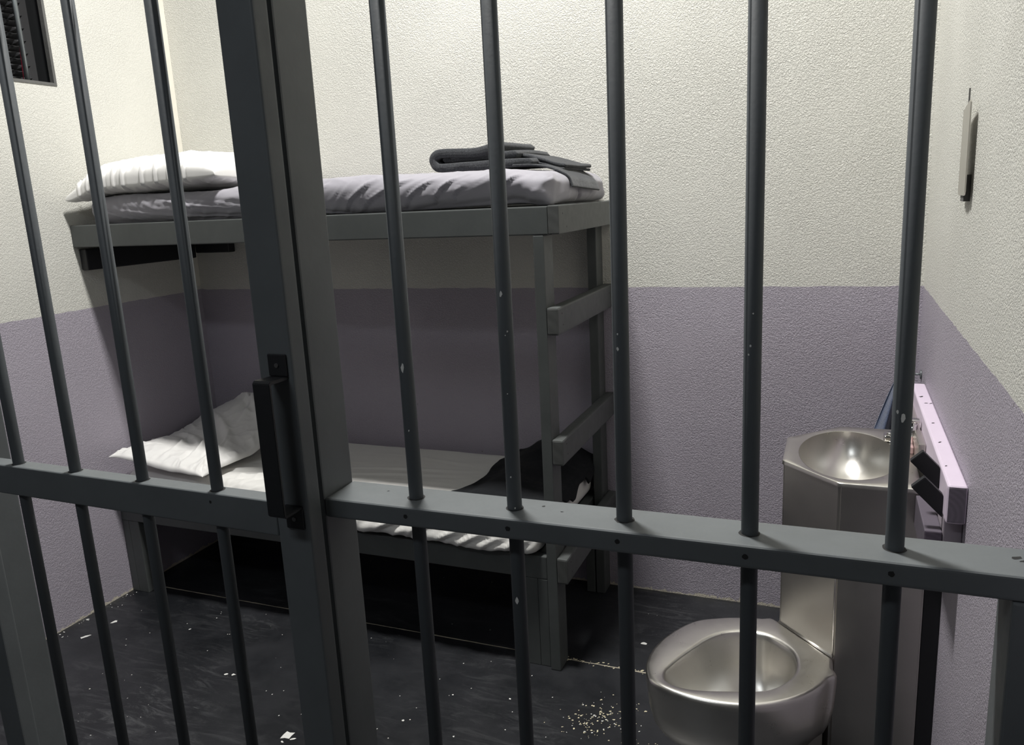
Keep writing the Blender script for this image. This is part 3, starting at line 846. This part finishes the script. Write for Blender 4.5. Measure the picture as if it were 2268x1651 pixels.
# ------------------------------------------------------------------ steel sink and toilet unit
unit = thing('sink_toilet_unit', 'stainless steel cell sink cabinet with toilet bowl on its angled face', 'sink and toilet', (0.05, 2.43, 0))
ZS = 0.917; ZT = 0.400
plan = [(0.243, 2.167), (0.027, 2.167), (-0.124, 2.320), (-0.124, 2.545), (0.030, 2.700), (0.243, 2.700)]
bm = bmesh.new()
n = len(plan)
A = [bm.verts.new((p[0], p[1], 0)) for p in plan]; T_ = [bm.verts.new((p[0], p[1], ZS - 0.004)) for p in plan]
for i in range(n): bm.faces.new((A[i], T_[i], T_[(i + 1) % n], A[(i + 1) % n]))
bm.faces.new(A)
bmesh.ops.recalc_face_normals(bm, faces=bm.faces)
vert_e = [e for e in bm.edges if abs((e.verts[0].co - e.verts[1].co).z) > 0.5]
bmesh.ops.bevel(bm, geom=vert_e, offset=0.005, segments=3, affect='EDGES')
part('cabinet', bm, M_steel, unit)
bm = bmesh.new()
for (p, q) in (((0.027, 2.167), (0, 0)), ((-0.124, 2.32), (0, 0))):   # corner weld seams
    pass
def resample(poly, N_, closed=True):
    P = [Vector(p) for p in poly]; L = [0]
    for i in range(len(P)): L.append(L[-1] + (P[(i + 1) % len(P)] - P[i]).length)
    out = []
    for i in range(len(P)):
        k = max(1, round(N_ * (L[i + 1] - L[i]) / L[-1]))
        for j in range(k): out.append(P[i].lerp(P[(i + 1) % len(P)], j / k))
    return out
def rings_mesh(bm, rings, mi=0, cap=True):
    n = len(rings[0]); VV = [[bm.verts.new(p) for p in r] for r in rings]
    for a, b_ in zip(VV, VV[1:]):
        for i in range(n):
            f = bm.faces.new((a[i], a[(i + 1) % n], b_[(i + 1) % n], b_[i])); f.smooth = True; f.material_index = mi
    if cap: bm.faces.new(VV[-1]).material_index = mi
cx, cy, ra, rb = 0.050, 2.432, 0.136, 0.226
deckpoly = [(0.225, 2.164), (0.026, 2.164), (-0.127, 2.319), (-0.127, 2.547), (0.029, 2.703), (0.225, 2.703)]
outer = resample(deckpoly, 140)
def ell(p, k=1.0, dx=0, dy=0):
    a = math.atan2((p.y - cy) / rb, (p.x - cx) / ra)
    return (cx + dx + math.cos(a) * ra * k, cy + dy + math.sin(a) * rb * k)
rings = [[(p.x, p.y, ZS - 0.012) for p in outer], [(p.x, p.y, ZS - 0.002) for p in outer],
         [(cx + (p.x - cx) * 0.990, cy + (p.y - cy) * 0.994, ZS) for p in outer]]
def lerp2(p, k, t):
    e = ell(p, k); return (p.x * (1 - t) + e[0] * t, p.y * (1 - t) + e[1] * t)
rings.append([(*lerp2(p, 1.06, 0.5), ZS - 0.001) for p in outer])
rings.append([(*ell(p, 1.035), ZS - 0.0012) for p in outer])
rings.append([(*ell(p, 1.008), ZS - 0.003) for p in outer])
part('deck', (lambda b_: (rings_mesh(b_, rings, 0, False), bmesh.ops.recalc_face_normals(b_, faces=b_.faces), b_)[2])(bmesh.new()), M_steel2, unit)
def bowlrings(depth, steps=16):
    R = []
    for i in range(steps + 1):
        t = i / steps
        k = 1.006 * math.cos(t * PI / 2 * 0.95) ** 0.75
        R.append([(*ell(p, k, 0.0, 0.0), ZS - 0.0028 - depth * math.sin(t * PI / 2) ** 1.1) for p in outer])
    return R
bm = bmesh.new(); rings_mesh(bm, bowlrings(0.150)); bmesh.ops.recalc_face_normals(bm, faces=bm.faces)
bm.normal_update()
for f in bm.faces: f.normal_flip()
part('basin', bm, M_steel2, unit)
bm = bmesh.new(); cyl(bm, (cx + 0.02, cy, ZS - 0.149), (cx + 0.02, cy, ZS - 0.1425), 0.022, 24)
part('drain', bm, M_chrome, unit)
# raised ledge along the wall side with a slightly proud front end
bm = B(0.2255, 0.2438, 2.345, 2.905, 0.825, 0.983, bev=0.003)
part('backsplash', bm, M_steel, unit)
# spout and push fittings at the back of the deck
bm = bmesh.new()
box(bm, 0.150, 0.190, 2.560, 2.598, ZS, ZS + 0.020, 0.006, 3)
cyl(bm, (0.168, 2.579, ZS + 0.019), (0.168, 2.579, ZS + 0.026), 0.010, 16)
part('spout', bm, M_chrome, unit, True)
bm = bmesh.new()
cyl(bm, (0.221, 2.50, 0.935), (0.222, 2.50, 1.005), 0.0135, 20)
box(bm, 0.205, 0.240, 2.485, 2.515, 1.003, 1.012, 0.003, 3)
box(bm, 0.207, 0.236, 2.487, 2.513, 0.950, 0.957, 0.002, 3)
part('push_valve', bm, M_chrome, unit, True, 'chrome and clear plastic valve')
bm = bmesh.new(); box(bm, 0.206, 0.2245, 2.46, 2.50, ZS, 0.937, 0.003, 2)
part('valve_base', bm, M_pink, unit, False, 'pinkish clear base')
# toilet
rim_pts = [(-0.124, 2.322), (-0.176, 2.330), (-0.239, 2.318), (-0.300, 2.296), (-0.367, 2.257), (-0.420, 2.182), (-0.452, 2.100), (-0.463, 2.020), (-0.452, 1.950), (-0.424, 1.905), (-0.351, 1.873), (-0.257, 1.863), (-0.168, 1.878), (-0.083, 1.923), (-0.018, 1.990), (0.020, 2.062), (0.030, 2.115)]
hole_pts = [(-0.152, 2.238), (-0.229, 2.237), (-0.300, 2.190), (-0.350, 2.105), (-0.388, 2.020), (-0.405, 1.958), (-0.388, 1.917), (-0.330, 1.902), (-0.241, 1.921), (-0.130, 1.961), (-0.074, 2.035), (-0.062, 2.105), (-0.083, 2.180)]
def catmull(P, per=10):
    P = [Vector(p) for p in P]; n = len(P); out = []
    for i in range(n):
        p0, p1, p2, p3 = P[i - 1], P[i], P[(i + 1) % n], P[(i + 2) % n]
        for k in range(per):
            t = k / per
            out.append(0.5 * ((2 * p1) + (-p0 + p2) * t + (2 * p0 - 5 * p1 + 4 * p2 - p3) * t * t + (-p0 + 3 * p1 - 3 * p2 + p3) * t ** 3))
    return out
hc = Vector((-0.215, 2.075))
NA = 160
def by_angle(curve, c):
    """radius of the closed curve about c at NA angles"""
    out = []
    for i in range(NA):
        a = 2 * PI * i / NA; d = Vector((math.cos(a), math.sin(a))); best = None
        for j in range(len(curve)):
            p = curve[j] - c; q = curve[(j + 1) % len(curve)] - c; e = q - p
            den = d.x * e.y - d.y * e.x
            if abs(den) < 1e-12: continue
            t = (p.x * e.y - p.y * e.x) / den; s = (p.x * d.y - p.y * d.x) / den
            if t > 0 and -1e-9 <= s <= 1 + 1e-9: best = t if best is None else max(best, t)
        out.append(c + d * best)
    return out
rimc = catmull(rim_pts[1:-1], 8)
full = [Vector(rim_pts[0])] + [p for p in rimc if True]
# build the outline: smooth part, then the straight joint with the cabinet
smooth = catmull(rim_pts, 8)[: 8 * (len(rim_pts) - 1) + 1]
outline = smooth + [Vector((0.0275, 2.1655))]
RO = by_angle(outline, hc); HO = by_angle(catmull(hole_pts, 8), hc)
# keep everything outside the cabinet face
na = Vector((-0.153, -0.151)).normalized(); pa = Vector((0.027, 2.1668))
def clampface(p):
    d = (Vector((p[0], p[1])) - pa).dot(na)
    if d < 0.0006: q = Vector((p[0], p[1])) + na * (0.0006 - d); return (q.x, q.y)
    return (p[0], p[1])
def sc(L, k, c=hc): return [c + (p - c) * k for p in L]
rings = []
def add(L, z): rings.append([(*clampface(p), z) for p in L])
bc = Vector((-0.165, 2.085))
for (k, z) in ((0.42, 0.165), (0.60, 0.172), (0.74, 0.188), (0.86, 0.215), (0.94, 0.255), (0.975, 0.30), (0.99, 0.345), (1.0, 0.375)):
    add([bc + (p - bc) * k for p in RO], z)
for (dd, z) in ((0.0, 0.388), (0.002, 0.394), (0.006, 0.3985), (0.012, ZT)):
    add([p + (hc - p).normalized() * dd for p in RO], z)
for t in (0.5, 0.9): add([a.lerp(b_, t) for a, b_ in zip(RO, HO)], ZT - 0.001 * t)
add(HO, ZT - 0.003)
add(sc(HO, 0.975), ZT - 0.008)
add(sc(HO, 0.955), ZT - 0.022)
dc = Vector((-0.150, 2.075))
for (k, z) in ((0.93, 0.35), (0.86, 0.31), (0.76, 0.275), (0.62, 0.245), (0.45, 0.225), (0.25, 0.213), (0.1, 0.209)):
    add([dc + (hc + (p - hc) * 0.955 - dc) * k for p in HO], z)
bm = bmesh.new(); rings_mesh(bm, rings)
bm.faces.new([bm.verts[i] for i in []]) if False else None
bmesh.ops.recalc_face_normals(bm, faces=bm.faces)
tb = part('toilet_bowl', bm, M_steel2, unit)
bm = bmesh.new()
ped = [(-0.03, 2.232), (-0.10, 2.296), (-0.235, 2.160), (-0.225, 2.08), (-0.165, 2.02), (-0.10, 2.03), (0.0, 2.165)]
prism(bm, [(-0.075, 2.263), (-0.115, 2.300), (-0.250, 2.165), (-0.245, 2.07), (-0.165, 2.01), (-0.08, 2.035), (0.012, 2.165)], 'z', 0.0, 0.19, 0, 0.006)
part('pedestal', bm, M_steel, unit)
bm = bmesh.new()   # weld bead between rim and cabinet
cyl(bm, (-0.1255, 2.3195, ZT + 0.001), (0.0265, 2.1655, ZT + 0.001), 0.0032, 10)
cyl(bm, (0.0262, 2.1660, ZT + 0.001), (0.0262, 2.1660, 0.72), 0.0018, 8)
part('weld_seam', bm, M_steel2, unit, True)

# black panel put in for the shaded gap between cabinet and wall
o = obj('dark_gap_panel', B(0.2445, 0.2850, 2.175, 2.70, 0.0, 0.82, bev=0.001), M_black); recenter(o, (0.265, 2.45, 0))
tag(o, 'black board put in for the dark gap between the steel cabinet and the right wall', 'panel')

# ------------------------------------------------------------------ lavender board on the right wall
wb = thing('wall_board', 'pale lavender wooden board fixed along the right wall above the sink', 'board', (0.262, 2.4, 0.94))
bm = B(0.2445, 0.2850, 1.892, 2.882, 0.940, 1.030, bev=0.007, seg=3); grain_ends(bm, 1)
for (yy, xx, s) in ((2.70, 0.258, .0045), (2.62, 0.265, .0035), (2.40, 0.262, .003), (2.62, 0.278, .003), (2.22, 0.262, .003), (2.03, 0.256, .002)):
    disc(bm, (xx, yy, 1.0304), (0, 0, 1), s, 8, 2, 0.5, 2.0)
part('board', bm, [M_lav, M_lgrain, M_hole], wb)
bm = B(0.2460, 0.2848, 1.930, 2.17, 0.815, 0.9395, bev=0.003)
part('backing_block', bm, paint_mat('dull_lavender_block', (0.34, 0.30, 0.34), 0.6, 0.1), wb, False, 'duller lavender backing block')
bm = B(0.2085, 0.2452, 1.930, 2.160, 0.820, 0.903, bev=0.003); grain_ends(bm, 1)
part('backing_block', bm, [paint_mat('shaded_lavender_block', (0.10, 0.085, 0.11), 0.7, 0.1), endgrain_mat('dark_lavender_grain', (0.14, 0.115, 0.15), (0.06, 0, 0.12), 26)], wb, False, 'block with end grain rings')  # block colour darkened to carry the shade of the pegs and board above
# two dark slats leaning at 45 degrees against the board
def slat(yc, x0, ztop):
    # ends square to its length, running down to the right
    d = Vector((0.70, -0.71)).normalized(); nrm = Vector((0.71, 0.70)).normalized()
    a = Vector((x0, ztop)); L = 0.092; w = 0.038
    p0 = a; p1 = a - nrm * w * -1.0
    c0 = Vector((x0, ztop)); c1 = c0 + nrm * w; 
    hit = 0.2440
    # cut the lower end flush with the board's face
    def run(c): return c + d * ((hit - c.x) / d.x)
    poly = [c0, c1, run(c1), run(c0)]
    bm = bmesh.new(); prism(bm, [(p.x, p.y) for p in poly], 'y', yc, yc + 0.019, 0, 0.0015)
    return bm
part('peg', slat(2.030, 0.1790, 1.035), M_black, wb, False, 'black angled peg')
part('peg', slat(1.945, 0.1770, 1.000), M_black, wb, False, 'black angled peg')

# ------------------------------------------------------------------ towel and its hook
hk = bmesh.new()
pp = [(XR - 0.001, 3.02, 1.030), (XR - 0.022, 3.02, 1.030), (XR - 0.036, 3.02, 1.022), (XR - 0.042, 3.02, 1.008), (XR - 0.050, 3.02, 1.002), (XR - 0.060, 3.02, 1.010), (XR - 0.062, 3.02, 1.024)]
for a, b_ in zip(pp, pp[1:]): cyl(hk, a, b_, 0.003, 10)
cyl(hk, (XR - 0.0005, 3.02, 1.030), (XR - 0.005, 3.02, 1.030), 0.016, 18)
o = obj('wall_hook', hk, M_winbar); recenter(o, (XR, 3.02, 1.030))
tag(o, 'small metal hook on the right wall behind the board', 'hook')
nu, nv = 60, 90
U, V = np.meshgrid(np.linspace(-1, 1, nu), np.linspace(0, 1, nv), indexing='ij')
wd = 0.020 + 0.095 * V ** 0.7
tx = 0.222 + U * wd * 0.55 - 0.045 * V * (1 - U) * 0.9 + 0.012 * V
ty = 3.02 + 0.030 * np.cos(U * 7 + V) * (0.3 + V) + 0.04 * U * V
tz = 1.036 - 0.40 * V - 0.018 * np.abs(U) * (1 - V)
tx = np.minimum(tx, XR - 0.012)
t1 = mesh_from_grid('tmp', np.stack([tx, ty - 0.006, tz], -1), M_towel); t2 = mesh_from_grid('tmp', np.stack([tx, ty + 0.006, tz], -1), M_towel, None, False, True)
tw = join_meshes('towel', [t1, t2], 0)
bm = bmesh.new(); bm.from_mesh(tw.data); 
# close the border between the two skins
be = [e for e in bm.edges if e.is_boundary]
bmesh.ops.bridge_loops(bm, edges=be)
bmesh.ops.recalc_face_normals(bm, faces=bm.faces)
bm.to_mesh(tw.data); bm.free()
recenter(tw, (0.22, 3.02, 0.64))
tag(tw, 'dark blue towel hanging behind the sink by the right wall', 'towel')

# ------------------------------------------------------------------ steel mirror plate on the right wall
mir = thing('wall_mirror', 'narrow brushed steel mirror plate mounted on the right wall', 'mirror', (XR, 2.21, 1.74))
bm = bmesh.new()
pl = [(2.150, 1.862), (2.165, 1.868), (2.262, 1.850), (2.266, 1.662), (2.258, 1.652), (2.160, 1.652), (2.150, 1.662)]
prism(bm, pl, 'x', XR - 0.0175, XR - 0.0145, 0, 0.0012)
part('plate', bm, M_steelp, mir)
bm = B(XR - 0.0142, XR - 0.0003, 2.190, 2.240, 1.638, 1.70, bev=0.001)
part('mounting_block', bm, M_trimgrey, mir, False, 'dark mounting block behind the plate')
bm = B(XR - 0.003, XR - 0.0003, 2.305, 2.312, 1.845, 1.905)
part('hanging_strip', bm, M_trimgrey, mir)

# ------------------------------------------------------------------ paint flecks on the floor
bm = bmesh.new()
def fleck(x, y, r, jag=0.5, sx=1.0, mi=0):
    disc(bm, (x, y, 0.0012), (0, 0, 1), r, 9, mi, jag, sx)
for (x, y, r, sx) in ((-1.632, 1.832, .016, 1.2), (-1.625, 1.80, .006, .6), (-1.60, 1.825, .004, 2.2), (-2.414, 2.375, .003, 1), (-2.964, 2.196, .006, 1.3), (-2.852, 2.083, .009, 1.8), (-2.84, 2.10, .004, 1), (-2.83, 2.215, .009, 1.4), (-2.86, 2.20, .004, 1),
                      (-2.460, 2.266, .003, 2), (-2.078, 2.050, .005, 1.4), (-2.05, 2.057, .006, 1.6), (-2.02, 2.07, .004, 2), (-1.2, 2.2, .003, 1), (-1.0, 2.24, .004, 1), (-0.93, 2.16, .004, 1), (-0.90, 1.98, .007, .8), (-1.1, 2.0, .003, 1), (-1.3, 2.02, .005, 1), (-1.35, 1.9, .004, 1.5), (-0.636, 2.72, .010, 1.3)):
    fleck(x, y, r, 0.45, sx)
for k in range(150):
    a = random.gauss(0, 1); b_ = random.gauss(0, 1)
    fleck(-0.67 + a * 0.06 + b_ * 0.035, 2.235 + b_ * 0.055, random.uniform(0.0008, 0.0032), 0.5, 1.2, 1 if random.random() < 0.75 else 0)
for k in range(26):
    fleck(-0.50 + random.gauss(0, 0.035), 2.14 + random.gauss(0, 0.02), random.uniform(0.001, 0.003), 0.5, 1.3, 1)
for k in range(130):
    fleck(random.uniform(-2.9, -0.3), random.uniform(1.5, 2.5), random.uniform(0.0006, 0.0022), 0.5, 1.2)
for k in range(60):
    fleck(-2.985 + abs(random.gauss(0, 0.03)), random.uniform(1.5, 2.46), random.uniform(0.001, 0.004), 0.5, 0.7)
for k in range(70):
    fleck(random.uniform(-0.95, -0.5), 2.535 + random.gauss(0, 0.008), random.uniform(0.0008, 0.003), 0.5, 1.8, 1)
o = obj('paint_flecks', bm, [M_chip, plain('ochre_fleck', (0.75, 0.68, 0.48), 0.6)])
tag(o, 'white and yellowish paint flecks scattered over the black floor', 'paint flecks'); o['kind'] = 'stuff'

# ------------------------------------------------------------------ lights
def area(name, loc, sx, sy, power, col, rot=(0, 0, 0)):
    l = bpy.data.lights.new(name, 'AREA'); l.shape = 'RECTANGLE'; l.size = sx; l.size_y = sy; l.energy = power; l.color = col
    ob = bpy.data.objects.new(name, l); COL.objects.link(ob); ob.location = loc; ob.rotation_euler = rot; return ob
LX, LY, LZ = -1.12, 1.97, 4.6
def fixture(x, y, z, sx, sy, label, zt=5.2):
    t = thing('ceiling_light', label, 'ceiling light', (x, y, z))
    part('housing', B(x - sx / 2 - 0.03, x + sx / 2 + 0.03, y - sy / 2 - 0.03, y + sy / 2 + 0.03, z + 0.012, z + 0.07, bev=0.005), plain('white_housing', (0.7, 0.7, 0.7), 0.5), t)
    part('diffuser', B(x - sx / 2, x + sx / 2, y - sy / 2, y + sy / 2, z + 0.004, z + 0.0115), plain('lit_diffuser', (0.9, 0.9, 0.9), 0.5, emit=(1, 0.98, 0.94), estr=3.0), t)
    for s in (-1, 1): part('hanger', cyl(bmesh.new(), (x + s * sx * 0.4, y, z + 0.07), (x + s * sx * 0.4, y, zt), 0.004, 8), M_winbar, t)
fixture(LX, LY, LZ, 0.42, 0.24, 'hanging white light panel above the middle of the cell')
area('cell_lamp', (LX, LY, LZ), 0.46, 0.26, 168, (1.0, 0.985, 0.95))
fixture(-1.3, -0.9, 3.7, 1.2, 0.3, 'added fill light panel, unseen above the hall in front of the cell')
area('hall_fill_light', (-1.3, -0.9, 3.7), 1.2, 0.3, 17, (0.86, 0.93, 1.0))  # added fill from the hall side, lifts the fronts of bars and bunk
w = bpy.data.worlds.new('world'); SC.world = w; w.use_nodes = True
w.node_tree.nodes['Background'].inputs[0].default_value = (0.02, 0.021, 0.023, 1)
w.node_tree.nodes['Background'].inputs[1].default_value = 1.0

SC.view_settings.view_transform = 'Standard'; SC.view_settings.look = 'None'
SC.view_settings.gamma = 1.0; SC.view_settings.use_curve_mapping = False
SC.view_settings.exposure = 0.1
